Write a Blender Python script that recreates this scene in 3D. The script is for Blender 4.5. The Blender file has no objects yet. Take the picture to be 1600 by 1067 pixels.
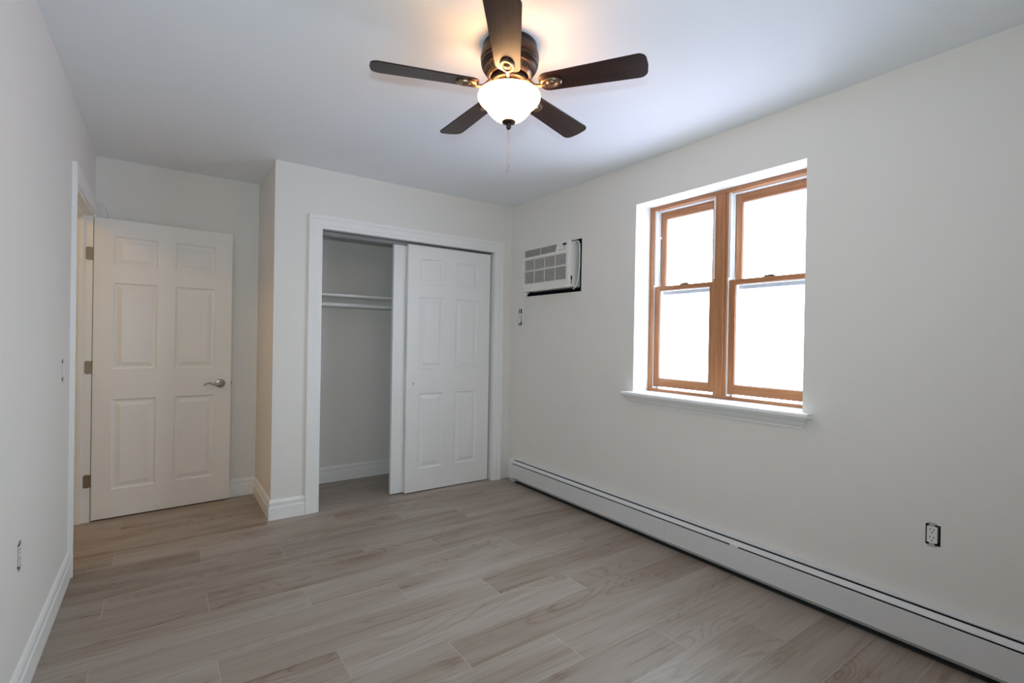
import bpy, bmesh, math, random
from mathutils import Vector, Matrix
random.seed(7)
sc = bpy.context.scene
C = sc.collection
R = math.radians

# ------------------------------------------------------------------ room dimensions (metres)
XL, XR = -0.393, 2.596          # left / right wall faces
YREAR, YC, YB = -0.42, 3.697, 4.402   # rear wall, closet front, back wall of the alcove
XC = 0.610                      # closet side wall
H = 2.4755
T = 0.115                       # partition thickness
CW0, CW1, CWZ = 0.925, 2.413, 2.046   # closet opening
DO0, DO1, DOZ = 3.450, 4.312, 2.062   # entry opening in the left wall (rough)
WY0, WY1, WZ0, WZ1 = 1.154, 2.235, 0.931, 2.194   # window opening
FAN = Vector((1.148, 1.669, H))

# ------------------------------------------------------------------ light levels
SKY, SKY_COL, GROUND_COL = 22.5, (0.49, 0.58, 0.675), (0.330, 0.352, 0.48)
FLASH, FLASH_COL = 82.0, (0.65, 0.83, 0.89)
BULB, BULB_COL = 1.25, (1.0, 0.54, 0.25)
BOWL, BOWL_COL, BOWL_IN = 16.0, (1.0, 0.55, 0.25), 6.8     # outside and inside of the lit glass
HALL, HALL_COL = 11.0, (1.0, 0.58, 0.16)

# ------------------------------------------------------------------ camera
HC = 1.2681
yaw, pitch, roll = -0.6166, -0.0039, 0.0168
fwd = Vector((-math.sin(yaw) * math.cos(pitch), math.cos(yaw) * math.cos(pitch), math.sin(pitch)))
rt = Vector((math.cos(yaw), math.sin(yaw), 0))
up = rt.cross(fwd)
r2 = rt * math.cos(roll) + up * math.sin(roll)
u2 = up * math.cos(roll) - rt * math.sin(roll)
cam_d = bpy.data.cameras.new('camera')
cam = bpy.data.objects.new('camera', cam_d)
C.objects.link(cam)
cam_d.sensor_width = 36
cam_d.lens = 767.12 * 36 / 1600
cam_d.clip_start = 0.02
m = Matrix((r2, u2, -fwd)).transposed().to_4x4()
m.translation = (0, 0, HC)
cam.matrix_world = m
sc.camera = cam

# ------------------------------------------------------------------ world: overcast bright sky over pale ground
w = bpy.data.worlds.new('sky')
sc.world = w
w.use_nodes = True
nt = w.node_tree
nt.nodes.clear()
tc = nt.nodes.new('ShaderNodeTexCoord')
sp = nt.nodes.new('ShaderNodeSeparateXYZ')
mr = nt.nodes.new('ShaderNodeMapRange')
mr.inputs['From Min'].default_value = -0.10
mr.inputs['From Max'].default_value = 0.12
mx = nt.nodes.new('ShaderNodeMix')
mx.data_type = 'RGBA'
mx.inputs['A'].default_value = GROUND_COL + (1,)
mx.inputs['B'].default_value = SKY_COL + (1,)
bg = nt.nodes.new('ShaderNodeBackground')
bg.inputs['Strength'].default_value = SKY
wo = nt.nodes.new('ShaderNodeOutputWorld')
nt.links.new(tc.outputs['Generated'], sp.inputs[0])
nt.links.new(sp.outputs['Z'], mr.inputs['Value'])
nt.links.new(mr.outputs[0], mx.inputs['Factor'])
nt.links.new(mx.outputs['Result'], bg.inputs['Color'])
nt.links.new(bg.outputs[0], wo.inputs[0])

def lamp(name, kind, loc, power, color, **kw):
    d = bpy.data.lights.new(name, kind)
    d.energy = power
    d.color = color
    for k, v in kw.items():
        if hasattr(d, k):
            setattr(d, k, v)
        else:
            setattr(d.cycles, k, v)
    o = bpy.data.objects.new(name, d)
    C.objects.link(o)
    o.location = loc
    return o

# sampling portal in the window opening (guides the sky light, gives off none itself)
po = lamp('window_portal', 'AREA', (XR + 0.29, (WY0 + WY1) / 2, (WZ0 + WZ1) / 2), 1, (1, 1, 1),
          shape='RECTANGLE', size=WZ1 - WZ0, size_y=WY1 - WY0, is_portal=True)
po.rotation_euler = (0, R(90), 0)
# the photographer's flash, on top of the camera
fl = lamp('camera_flash', 'SPOT', Vector((0, 0, HC)) + u2 * 0.17 - fwd * 0.05, FLASH, FLASH_COL,
          spot_size=R(130), spot_blend=1.0, shadow_soft_size=0.02)
fm = m @ Matrix.Rotation(R(16), 4, 'X')      # head tipped up a little
fm.translation = fl.location
fl.matrix_world = fm

sc.view_settings.view_transform = 'Standard'
sc.view_settings.look = 'None'
sc.view_settings.gamma = 1
sc.view_settings.use_curve_mapping = False
sc.view_settings.exposure = 0.08
sc.cycles.max_bounces = 14
sc.cycles.diffuse_bounces = 8
sc.cycles.transparent_max_bounces = 16
sc.cycles.sample_clamp_indirect = 6.0

# ------------------------------------------------------------------ materials
def new_mat(name):
    mt = bpy.data.materials.new(name)
    mt.use_nodes = True
    return mt, mt.node_tree, mt.node_tree.nodes['Principled BSDF']

def plain(name, col, rough=0.5, metal=0.0, spec=0.5, var=0.03, scale=9.0, bump=0.0, bscale=300.0):
    """solid paint / metal / plastic with a little tonal variation"""
    mt, t, b = new_mat(name)
    tcn = t.nodes.new('ShaderNodeTexCoord')
    n = t.nodes.new('ShaderNodeTexNoise')
    n.inputs['Scale'].default_value = scale
    n.inputs['Detail'].default_value = 3
    t.links.new(tcn.outputs['Object'], n.inputs['Vector'])
    rp = t.nodes.new('ShaderNodeValToRGB')
    rp.color_ramp.elements[0].position = 0.3
    rp.color_ramp.elements[1].position = 0.7
    rp.color_ramp.elements[0].color = tuple(c * (1 - var) for c in col) + (1,)
    rp.color_ramp.elements[1].color = tuple(min(1, c * (1 + var)) for c in col) + (1,)
    t.links.new(n.outputs['Fac'], rp.inputs['Fac'])
    t.links.new(rp.outputs['Color'], b.inputs['Base Color'])
    b.inputs['Roughness'].default_value = rough
    b.inputs['Metallic'].default_value = metal
    b.inputs['Specular IOR Level'].default_value = spec
    if bump:
        n2 = t.nodes.new('ShaderNodeTexNoise')
        n2.inputs['Scale'].default_value = bscale
        t.links.new(tcn.outputs['Object'], n2.inputs['Vector'])
        bp = t.nodes.new('ShaderNodeBump')
        bp.inputs['Strength'].default_value = bump
        bp.inputs['Distance'].default_value = 0.001
        t.links.new(n2.outputs['Fac'], bp.inputs['Height'])
        t.links.new(bp.outputs['Normal'], b.inputs['Normal'])
    return mt

M = {}
M['wall'] = plain('wall_paint', (0.80, 0.78, 0.745), 0.65, spec=0.3, var=0.008, scale=2.0, bump=0.15)
M['ceiling'] = plain('ceiling_paint', (0.865, 0.89, 0.925), 0.8, spec=0.2, var=0.008, scale=2.0)
M['trim'] = plain('trim_paint', (0.86, 0.86, 0.85), 0.35, var=0.006)
M['door'] = plain('door_paint', (0.84, 0.825, 0.80), 0.38, var=0.006)
M['vinyl'] = plain('white_vinyl', (0.84, 0.86, 0.88), 0.4, var=0.01)
M['ac_white'] = plain('off_white_plastic', (0.80, 0.79, 0.755), 0.42, var=0.01)
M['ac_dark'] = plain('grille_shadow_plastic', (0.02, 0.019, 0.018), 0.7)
M['black'] = plain('black_foam', (0.008, 0.008, 0.009), 0.8, spec=0.2)
M['display'] = plain('display_black', (0.015, 0.016, 0.018), 0.15)
M['grey_print'] = plain('grey_print', (0.30, 0.30, 0.30), 0.5)
M['heater'] = plain('heater_enamel', (0.72, 0.73, 0.735), 0.4, var=0.008)
M['heater_dark'] = plain('heater_inside_and_shade', (0.03, 0.03, 0.032), 0.7)
M['bronze'] = plain('oil_rubbed_bronze', (0.055, 0.038, 0.031), 0.36, metal=0.85, var=0.15, scale=25)
M['bronze_hi'] = plain('brushed_bronze', (0.25, 0.172, 0.12), 0.32, metal=0.9, var=0.12, scale=25)
M['nickel'] = plain('satin_nickel', (0.36, 0.33, 0.30), 0.3, metal=1.0, var=0.04)
M['hinge'] = plain('hinge_metal', (0.34, 0.28, 0.21), 0.4, metal=0.9, var=0.06)
M['chain'] = plain('chain_metal', (0.35, 0.33, 0.31), 0.35, metal=0.9)
M['device'] = plain('device_plastic', (0.82, 0.82, 0.79), 0.35, var=0.01)
M['steel'] = plain('zinc_steel', (0.55, 0.56, 0.57), 0.4, metal=0.8)
M['track'] = plain('dull_track_metal', (0.30, 0.30, 0.30), 0.5, metal=0.6)
M['box'] = plain('electrical_box', (0.02, 0.02, 0.02), 0.7)
M['socket'] = plain('bulb_socket', (0.75, 0.62, 0.45), 0.5)
M['wire'] = plain('thin_wire', (0.40, 0.39, 0.36), 0.5)
M['cord'] = plain('cord_plastic', (0.74, 0.74, 0.71), 0.45)

def wood(name, c1, c2, rough, axis, scale=1.0):
    """long-grained wood; axis = the object axis that the grain follows"""
    mt, t, b = new_mat(name)
    tcn = t.nodes.new('ShaderNodeTexCoord')
    mp = t.nodes.new('ShaderNodeMapping')
    s = [38.0 * scale] * 3
    s['XYZ'.index(axis)] = 2.2 * scale
    mp.inputs['Scale'].default_value = s
    t.links.new(tcn.outputs['Object'], mp.inputs['Vector'])
    n = t.nodes.new('ShaderNodeTexNoise')
    n.inputs['Scale'].default_value = 1.6
    n.inputs['Detail'].default_value = 7
    n.inputs['Distortion'].default_value = 0.7
    t.links.new(mp.outputs[0], n.inputs['Vector'])
    rp = t.nodes.new('ShaderNodeValToRGB')
    rp.color_ramp.elements[0].position = 0.32
    rp.color_ramp.elements[1].position = 0.68
    rp.color_ramp.elements[0].color = c1 + (1,)
    rp.color_ramp.elements[1].color = c2 + (1,)
    t.links.new(n.outputs['Fac'], rp.inputs['Fac'])
    t.links.new(rp.outputs['Color'], b.inputs['Base Color'])
    b.inputs['Roughness'].default_value = rough
    return mt

M['oak_z'] = wood('window_wood_upright', (0.34, 0.140, 0.055), (0.48, 0.215, 0.095), 0.38, 'Z')
M['oak_y'] = wood('window_wood_rail', (0.34, 0.140, 0.055), (0.48, 0.215, 0.095), 0.38, 'Y')
M['blade'] = wood('dark_walnut', (0.013, 0.0055, 0.0045), (0.036, 0.014, 0.010), 0.30, 'X')
M['blade'].node_tree.nodes['Principled BSDF'].inputs['Specular IOR Level'].default_value = 0.36

def floor_mat():
    mt, t, b = new_mat('wood_look_plank_tile')
    N, L = t.nodes, t.links
    def math_(op, a, bb=None, c=None):
        n = N.new('ShaderNodeMath')
        n.operation = op
        for i, v in enumerate((a, bb, c)):
            if v is None:
                continue
            if isinstance(v, (int, float)):
                n.inputs[i].default_value = v
            else:
                L.new(v, n.inputs[i])
        return n.outputs[0]
    g = N.new('ShaderNodeNewGeometry')
    s = N.new('ShaderNodeSeparateXYZ')
    L.new(g.outputs['Position'], s.inputs[0])
    X, Y = s.outputs[0], s.outputs[1]
    v = math_('DIVIDE', math_('SUBTRACT', 3.615, Y), 0.2)
    k = math_('FLOOR', v)
    fv = math_('SUBTRACT', v, k)
    xx = math_('DIVIDE', math_('SUBTRACT', math_('ADD', X, 0.216), math_('MULTIPLY', k, 0.4)), 1.2)
    n_ = math_('FLOOR', xx)
    fx = math_('SUBTRACT', xx, n_)
    dv = math_('MULTIPLY', math_('MINIMUM', fv, math_('SUBTRACT', 1.0, fv)), 0.2)
    dx = math_('MULTIPLY', math_('MINIMUM', fx, math_('SUBTRACT', 1.0, fx)), 1.2)
    d = math_('MINIMUM', dv, dx)
    grout = N.new('ShaderNodeMapRange')
    grout.inputs['From Min'].default_value = 0.0009
    grout.inputs['From Max'].default_value = 0.0022
    grout.inputs['To Min'].default_value = 1
    grout.inputs['To Max'].default_value = 0
    L.new(d, grout.inputs['Value'])
    cid = N.new('ShaderNodeCombineXYZ')
    L.new(k, cid.inputs[0]); L.new(n_, cid.inputs[1])
    wn = N.new('ShaderNodeTexWhiteNoise')
    wn.noise_dimensions = '3D'
    L.new(cid.outputs[0], wn.inputs['Vector'])
    rs = N.new('ShaderNodeSeparateColor')
    L.new(wn.outputs['Color'], rs.inputs[0])
    # grain coordinates, different on each plank
    def grain(sx, sy, detail, dist, rough=0.55):
        cc = N.new('ShaderNodeCombineXYZ')
        L.new(math_('MULTIPLY_ADD', X, sx, math_('MULTIPLY', rs.outputs[0], 37.0)), cc.inputs[0])
        L.new(math_('MULTIPLY_ADD', Y, sy, math_('MULTIPLY', rs.outputs[1], 53.0)), cc.inputs[1])
        L.new(math_('MULTIPLY', rs.outputs[2], 19.0), cc.inputs[2])
        nn = N.new('ShaderNodeTexNoise')
        nn.inputs['Scale'].default_value = 1.0
        nn.inputs['Detail'].default_value = detail
        nn.inputs['Roughness'].default_value = rough
        nn.inputs['Distortion'].default_value = dist
        L.new(cc.outputs[0], nn.inputs['Vector'])
        return nn.outputs['Fac']
    # knots: sparse points that the grain flows around
    vc = N.new('ShaderNodeCombineXYZ')
    L.new(math_('MULTIPLY_ADD', X, 1.7, math_('MULTIPLY', rs.outputs[1], 11.0)), vc.inputs[0])
    L.new(math_('MULTIPLY_ADD', Y, 6.0, math_('MULTIPLY', rs.outputs[2], 7.0)), vc.inputs[1])
    vo = N.new('ShaderNodeTexVoronoi')
    vo.inputs['Scale'].default_value = 1.0
    L.new(vc.outputs[0], vo.inputs['Vector'])
    kd = vo.outputs['Distance']
    ks = N.new('ShaderNodeSeparateColor')
    L.new(vo.outputs['Color'], ks.inputs[0])
    has = math_('GREATER_THAN', ks.outputs[0], 0.50)
    near = math_('MULTIPLY', has, math_('POWER', 2.718, math_('MULTIPLY', math_('MULTIPLY', kd, kd), -14.0)))
    broad = grain(0.8, 7.0, 2.0, 0.8)
    fine = grain(3.0, 85.0, 5.0, 0.3)
    fig = grain(0.75, 4.2, 1.5, 0.6)
    mask = grain(0.9, 5.0, 1.0, 0.3)
    streak = grain(0.9, 26.0, 4.0, 1.6)
    # figure: thin contour lines that run along the grain and close round the knots
    field = math_('ADD', fig, math_('MULTIPLY', near, 0.30))
    rings = math_('SINE', math_('MULTIPLY_ADD', field, 120.0, math_('MULTIPLY', fine, 3.0)))
    rings = math_('POWER', math_('MULTIPLY_ADD', rings, 0.5, 0.5), 6.0)
    mk = N.new('ShaderNodeMapRange')
    mk.inputs['From Min'].default_value = 0.40
    mk.inputs['From Max'].default_value = 0.62
    L.new(math_('ADD', mask, math_('MULTIPLY', near, 0.30)), mk.inputs['Value'])
    rings = math_('MULTIPLY', rings, mk.outputs[0])
    dark = N.new('ShaderNodeMapRange')
    dark.inputs['From Min'].default_value = 0.54
    dark.inputs['From Max'].default_value = 0.74
    L.new(streak, dark.inputs['Value'])
    tone = math_('ADD', math_('MULTIPLY', math_('SUBTRACT', broad, 0.5), 0.85), 0.585)
    tone = math_('ADD', tone, math_('MULTIPLY', math_('SUBTRACT', fine, 0.5), 0.30))
    tone = math_('ADD', tone, math_('MULTIPLY', math_('SUBTRACT', rs.outputs[0], 0.5), 0.30))
    tone = math_('SUBTRACT', tone, math_('MULTIPLY', rings, 0.22))
    tone = math_('SUBTRACT', tone, math_('MULTIPLY', dark.outputs[0], 0.30))
    tone = math_('SUBTRACT', tone, math_('MULTIPLY', near, 0.20))
    rp = N.new('ShaderNodeValToRGB')
    e = rp.color_ramp.elements
    e[0].position = 0.10; e[0].color = (0.195, 0.134, 0.092, 1)
    e[1].position = 0.90; e[1].color = (0.415, 0.368, 0.328, 1)
    x = e.new(0.50); x.color = (0.315, 0.262, 0.219, 1)
    L.new(tone, rp.inputs['Fac'])
    kn = N.new('ShaderNodeMapRange')
    kn.inputs['From Min'].default_value = 0.015
    kn.inputs['From Max'].default_value = 0.095
    kn.inputs['To Min'].default_value = 0.75
    kn.inputs['To Max'].default_value = 0.0
    L.new(kd, kn.inputs['Value'])
    kf = math_('MULTIPLY', kn.outputs[0], has)
    km = N.new('ShaderNodeMix'); km.data_type = 'RGBA'
    L.new(kf, km.inputs['Factor'])
    L.new(rp.outputs['Color'], km.inputs['A'])
    km.inputs['B'].default_value = (0.19, 0.135, 0.10, 1)
    gm = N.new('ShaderNodeMix'); gm.data_type = 'RGBA'
    L.new(math_('MULTIPLY', grout.outputs[0], 0.55), gm.inputs['Factor'])
    L.new(km.outputs['Result'], gm.inputs['A'])
    gm.inputs['B'].default_value = (0.50, 0.46, 0.41, 1)
    L.new(gm.outputs['Result'], b.inputs['Base Color'])
    b.inputs['Roughness'].default_value = 0.42
    b.inputs['Specular IOR Level'].default_value = 0.45
    bp = N.new('ShaderNodeBump')
    bp.inputs['Strength'].default_value = 0.25
    bp.inputs['Distance'].default_value = 0.001
    L.new(math_('SUBTRACT', math_('MULTIPLY', fine, 0.4), grout.outputs[0]), bp.inputs['Height'])
    L.new(bp.outputs['Normal'], b.inputs['Normal'])
    return mt
M['floor'] = floor_mat()

def glass_mat():
    mt, t, b = new_mat('window_glass')
    t.nodes.remove(b)
    tr = t.nodes.new('ShaderNodeBsdfTransparent')
    tr.inputs['Color'].default_value = (0.96, 0.98, 0.97, 1)
    gl = t.nodes.new('ShaderNodeBsdfGlossy')
    gl.inputs['Roughness'].default_value = 0.02
    mxs = t.nodes.new('ShaderNodeMixShader')
    mxs.inputs[0].default_value = 0.035
    t.links.new(tr.outputs[0], mxs.inputs[1])
    t.links.new(gl.outputs[0], mxs.inputs[2])
    t.links.new(mxs.outputs[0], t.nodes['Material Output'].inputs[0])
    return mt
M['glass'] = glass_mat()
M['cladding'] = plain('grey_cladding', (0.46, 0.47, 0.48), 0.45)

def bowl_mat(name, col, strength):
    mt, t, b = new_mat(name)
    b.inputs['Base Color'].default_value = (0.9, 0.86, 0.78, 1)
    b.inputs['Roughness'].default_value = 0.35
    tcn = t.nodes.new('ShaderNodeTexCoord')
    n = t.nodes.new('ShaderNodeTexNoise')
    n.inputs['Scale'].default_value = 14
    n.inputs['Detail'].default_value = 4
    n.inputs['Distortion'].default_value = 1.5
    t.links.new(tcn.outputs['Object'], n.inputs['Vector'])
    rp = t.nodes.new('ShaderNodeValToRGB')
    rp.color_ramp.elements[0].color = (col[0], col[1] * 0.95, col[2] * 0.90, 1)
    rp.color_ramp.elements[1].color = (col[0], col[1] * 1.05, col[2] * 1.10, 1)
    t.links.new(n.outputs['Fac'], rp.inputs['Fac'])
    t.links.new(rp.outputs['Color'], b.inputs['Emission Color'])
    b.inputs['Emission Strength'].default_value = strength
    return mt
M['bowl'] = bowl_mat('lit_frosted_glass', BOWL_COL, BOWL)
M['bowl_inside'] = bowl_mat('lit_frosted_glass_inside', BOWL_COL, BOWL_IN)
M['hall_glass'] = bowl_mat('hall_lamp_glass', HALL_COL, HALL * 0.15)

def bulb_mat():
    mt, t, b = new_mat('lit_bulb')
    b.inputs['Emission Color'].default_value = BULB_COL + (1,)
    b.inputs['Emission Strength'].default_value = BULB * 70
    return mt
M['bulb'] = bulb_mat()

# ------------------------------------------------------------------ mesh helpers
WORLD = {}

def empty(name, loc, rz=0.0):
    o = bpy.data.objects.new(name, None)
    C.objects.link(o)
    o.empty_display_size = 0.05
    o.location = loc
    o.rotation_euler = (0, 0, rz)
    WORLD[o] = Matrix.Translation(loc) @ Matrix.Rotation(rz, 4, 'Z')
    return o

def obj(name, bm, mat, parent=None, bevel=0.0, smooth=False, local=False, seg=2):
    """link a bmesh (world coordinates, or the parent's if local) as one mesh object"""
    bmesh.ops.recalc_face_normals(bm, faces=bm.faces[:])
    me = bpy.data.meshes.new(name)
    bm.to_mesh(me)
    bm.free()
    o = bpy.data.objects.new(name, me)
    C.objects.link(o)
    me.materials.append(M[mat] if isinstance(mat, str) else mat)
    mw = WORLD.get(parent, Matrix.Identity(4)) if parent else Matrix.Identity(4)
    WORLD[o] = mw
    if parent:
        if not local:
            me.transform(mw.inverted())
        o.parent = parent
    if smooth:
        me.shade_smooth()
        me.set_sharp_from_angle(angle=R(38))
    if bevel:
        b = o.modifiers.new('bevel', 'BEVEL')
        b.width = bevel
        b.segments = seg
        b.limit_method = 'ANGLE'
        b.angle_limit = R(40)
        b.harden_normals = False
    return o

def tag(o, label=None, cat=None, group=None, kind=None):
    if label: o['label'] = label
    if cat: o['category'] = cat
    if group: o['group'] = group
    if kind: o['kind'] = kind
    return o

def B():
    return bmesh.new()

def box(bm, x0, x1, y0, y1, z0, z1):
    vs = [bm.verts.new((x, y, z)) for x in (x0, x1) for y in (y0, y1) for z in (z0, z1)]
    for f in ((0, 1, 3, 2), (4, 6, 7, 5), (0, 4, 5, 1), (2, 3, 7, 6), (0, 2, 6, 4), (1, 5, 7, 3)):
        bm.faces.new([vs[i] for i in f])
    return bm

def bx(*a):
    return box(B(), *a)

def grid_slab(bm, us, vs, holes, t0, t1, mp):
    """slab spanned by u and v cuts with rectangular holes, thickness t0..t1; mp(u, v, t) -> point"""
    us = sorted(set([round(u, 5) for u in us] + [round(h[i], 5) for h in holes for i in (0, 1)]))
    vs = sorted(set([round(v, 5) for v in vs] + [round(h[i], 5) for h in holes for i in (2, 3)]))
    nu, nv = len(us) - 1, len(vs) - 1
    def solid(i, j):
        if i < 0 or j < 0 or i >= nu or j >= nv:
            return False
        cu, cv = (us[i] + us[i + 1]) / 2, (vs[j] + vs[j + 1]) / 2
        return not any(h[0] < cu < h[1] and h[2] < cv < h[3] for h in holes)
    cache = {}
    def V(i, j, k):
        key = (i, j, k)
        if key not in cache:
            cache[key] = bm.verts.new(mp(us[i], vs[j], (t0, t1)[k]))
        return cache[key]
    for i in range(nu):
        for j in range(nv):
            if not solid(i, j):
                continue
            for k in (0, 1):
                bm.faces.new([V(i, j, k), V(i + 1, j, k), V(i + 1, j + 1, k), V(i, j + 1, k)])
            if not solid(i - 1, j): bm.faces.new([V(i, j, 0), V(i, j + 1, 0), V(i, j + 1, 1), V(i, j, 1)])
            if not solid(i + 1, j): bm.faces.new([V(i + 1, j, 0), V(i + 1, j + 1, 0), V(i + 1, j + 1, 1), V(i + 1, j, 1)])
            if not solid(i, j - 1): bm.faces.new([V(i, j, 0), V(i + 1, j, 0), V(i + 1, j, 1), V(i, j, 1)])
            if not solid(i, j + 1): bm.faces.new([V(i, j + 1, 0), V(i + 1, j + 1, 0), V(i + 1, j + 1, 1), V(i, j + 1, 1)])
    return bm

def sweep(bm, path, prof, mp):
    """sweep a closed profile [(offset to the right of the path, height)] along a 2-D path with mitred corners"""
    P = [Vector(p) for p in path]
    rings = []
    for i, p in enumerate(P):
        d0 = (P[i] - P[i - 1]).normalized() if i > 0 else None
        d1 = (P[i + 1] - P[i]).normalized() if i < len(P) - 1 else None
        n = lambda d: Vector((d.y, -d.x))
        if d0 is None: off = n(d1)
        elif d1 is None: off = n(d0)
        else:
            a, b_ = n(d0), n(d1)
            off = (a + b_) / (1 + a.dot(b_))
        rings.append([bm.verts.new(mp(p.x + off.x * u, p.y + off.y * u, h)) for u, h in prof])
    k = len(prof)
    for a, b_ in zip(rings, rings[1:]):
        for i in range(k):
            j = (i + 1) % k
            bm.faces.new([a[i], a[j], b_[j], b_[i]])
    bm.faces.new(rings[0])
    bm.faces.new(list(reversed(rings[-1])))
    return bm

def lathe(bm, prof, c=(0, 0, 0), n=48, close=False):
    rings = []
    for r, z in prof:
        if r < 1e-6:
            rings.append([bm.verts.new((c[0], c[1], c[2] + z))])
        else:
            rings.append([bm.verts.new((c[0] + r * math.cos(2 * math.pi * i / n), c[1] + r * math.sin(2 * math.pi * i / n), c[2] + z)) for i in range(n)])
    pairs = list(zip(rings, rings[1:]))
    if close:
        pairs.append((rings[-1], rings[0]))
    for a, b_ in pairs:
        for i in range(n):
            j = (i + 1) % n
            if len(a) == 1 and len(b_) == 1: continue
            if len(a) == 1: bm.faces.new([a[0], b_[i], b_[j]])
            elif len(b_) == 1: bm.faces.new([a[i], a[j], b_[0]])
            else: bm.faces.new([a[i], a[j], b_[j], b_[i]])
    return bm

def tube(bm, pts, r, n=10):
    P = [Vector(p) for p in pts]
    rr = r if isinstance(r, (list, tuple)) else [r] * len(P)
    prev = None
    rings = []
    for i, p in enumerate(P):
        d = (P[min(i + 1, len(P) - 1)] - P[max(i - 1, 0)]).normalized()
        if prev is None:
            a = d.orthogonal().normalized()
        else:
            a = (prev - d * prev.dot(d)).normalized()
        prev = a
        b_ = d.cross(a)
        rings.append([bm.verts.new(p + (a * math.cos(2 * math.pi * k / n) + b_ * math.sin(2 * math.pi * k / n)) * rr[i]) for k in range(n)])
    for a, b_ in zip(rings, rings[1:]):
        for i in range(n):
            j = (i + 1) % n
            bm.faces.new([a[i], a[j], b_[j], b_[i]])
    bm.faces.new(rings[0]); bm.faces.new(list(reversed(rings[-1])))
    return bm

def spline(pts, n=8):
    """Catmull-Rom through the points"""
    P = [Vector(p) for p in pts]
    P = [P[0] * 2 - P[1]] + P + [P[-1] * 2 - P[-2]]
    out = []
    for i in range(1, len(P) - 2):
        for k in range(n):
            t = k / n
            out.append(0.5 * ((2 * P[i]) + (P[i + 1] - P[i - 1]) * t + (2 * P[i - 1] - 5 * P[i] + 4 * P[i + 1] - P[i + 2]) * t * t
                              + (3 * P[i] - P[i - 1] - 3 * P[i + 1] + P[i + 2]) * t ** 3))
    out.append(P[-2])
    return out

def cyl(bm, a, b_, r, n=24):
    return tube(bm, [a, b_], r, n)

def plate(bm, pts, mp, t0, t1):
    """extruded outline; mp(u, v, t) -> point"""
    a = [bm.verts.new(mp(u, v, t0)) for u, v in pts]
    b_ = [bm.verts.new(mp(u, v, t1)) for u, v in pts]
    bm.faces.new(a); bm.faces.new(list(reversed(b_)))
    for i in range(len(pts)):
        j = (i + 1) % len(pts)
        bm.faces.new([a[i], a[j], b_[j], b_[i]])
    return bm

def rrect(u0, u1, v0, v1, r, n=5):
    out = []
    for cx, cy, s in ((u1 - r, v1 - r, 0), (u0 + r, v1 - r, 90), (u0 + r, v0 + r, 180), (u1 - r, v0 + r, 270)):
        for k in range(n + 1):
            a = R(s + 90 * k / n)
            out.append((cx + r * math.cos(a), cy + r * math.sin(a)))
    return out

def struct(name, bm, mat, parent=None, label=None, cat=None, **kw):
    o = obj(name, bm, mat, parent, **kw)
    if parent is None:
        tag(o, label, cat, kind='structure')
    return o

# ------------------------------------------------------------------ the shell
yz = lambda x0: (lambda u, v, t: (x0 + t, u, v))
xz = lambda y0: (lambda u, v, t: (u, y0 + t, v))
OUT_R = (0.6135, 0.6625, 0.449, 0.535)     # bare outlet hole, right wall
OUT_AC = (3.520, 3.566, 1.398, 1.541)      # outlet hole below the air conditioner
OUT_L = (2.295, 2.348, 0.462, 0.550)       # left wall, low
SW_L = (3.128, 3.184, 1.036, 1.134)        # left wall, switch
AC_H = (2.760, 3.447, 1.647, 2.052)

struct('floor', bx(-2.2, XR + 0.3, YREAR - 0.12, YB + 0.12, -0.12, 0), 'floor', label='wood-look plank tile floor in pale greige', cat='floor')
struct('ceiling', bx(-2.2, XR + 0.3, YREAR - 0.12, YB + 0.12, H, H + 0.12), 'ceiling', label='smooth white ceiling', cat='ceiling')
struct('wall_right', grid_slab(B(), [YREAR - 0.12, YB + 0.12], [0, H], [(WY0, WY1, WZ0 - 0.018, WZ1), AC_H, OUT_R, OUT_AC], 0, 0.30, yz(XR)), 'wall', label='off-white wall with the wooden window', cat='wall')
struct('wall_left', grid_slab(B(), [YREAR - 0.12, YB], [0, H], [(DO0 - 0.004, DO1 + 0.004, -1, DOZ + 0.004), OUT_L, SW_L], -T, 0, yz(XL)), 'wall', label='off-white wall with the entry door opening', cat='wall')
struct('wall_back', bx(-2.2, XR, YB, YB + 0.12, 0, H), 'wall', label='off-white back wall behind the open door and closet', cat='wall')
struct('wall_closet', grid_slab(B(), [XC, XR], [0, H], [(CW0 - 0.012, CW1 + 0.012, -1, CWZ + 0.012)], 0, T, xz(YC)), 'wall', label='off-white closet front wall', cat='wall')
struct('wall_closet_side', bx(XC, XC + T, YC + T, YB, 0, H), 'wall', label='narrow side wall of the closet beside the open door', cat='wall')
struct('wall_rear', bx(XL - T, XR, YREAR - 0.12, YREAR, 0, H), 'wall', label='off-white wall behind the viewpoint', cat='wall')
struct('wall_hall', bx(-2.2, -2.08, YREAR, YB, 0, H), 'wall', label='hallway wall beyond the entry door', cat='wall')
struct('wall_hall_end', bx(-2.08, XL - T, 1.2, 1.32, 0, H), 'wall', label='hallway end wall beyond the entry door', cat='wall')

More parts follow.
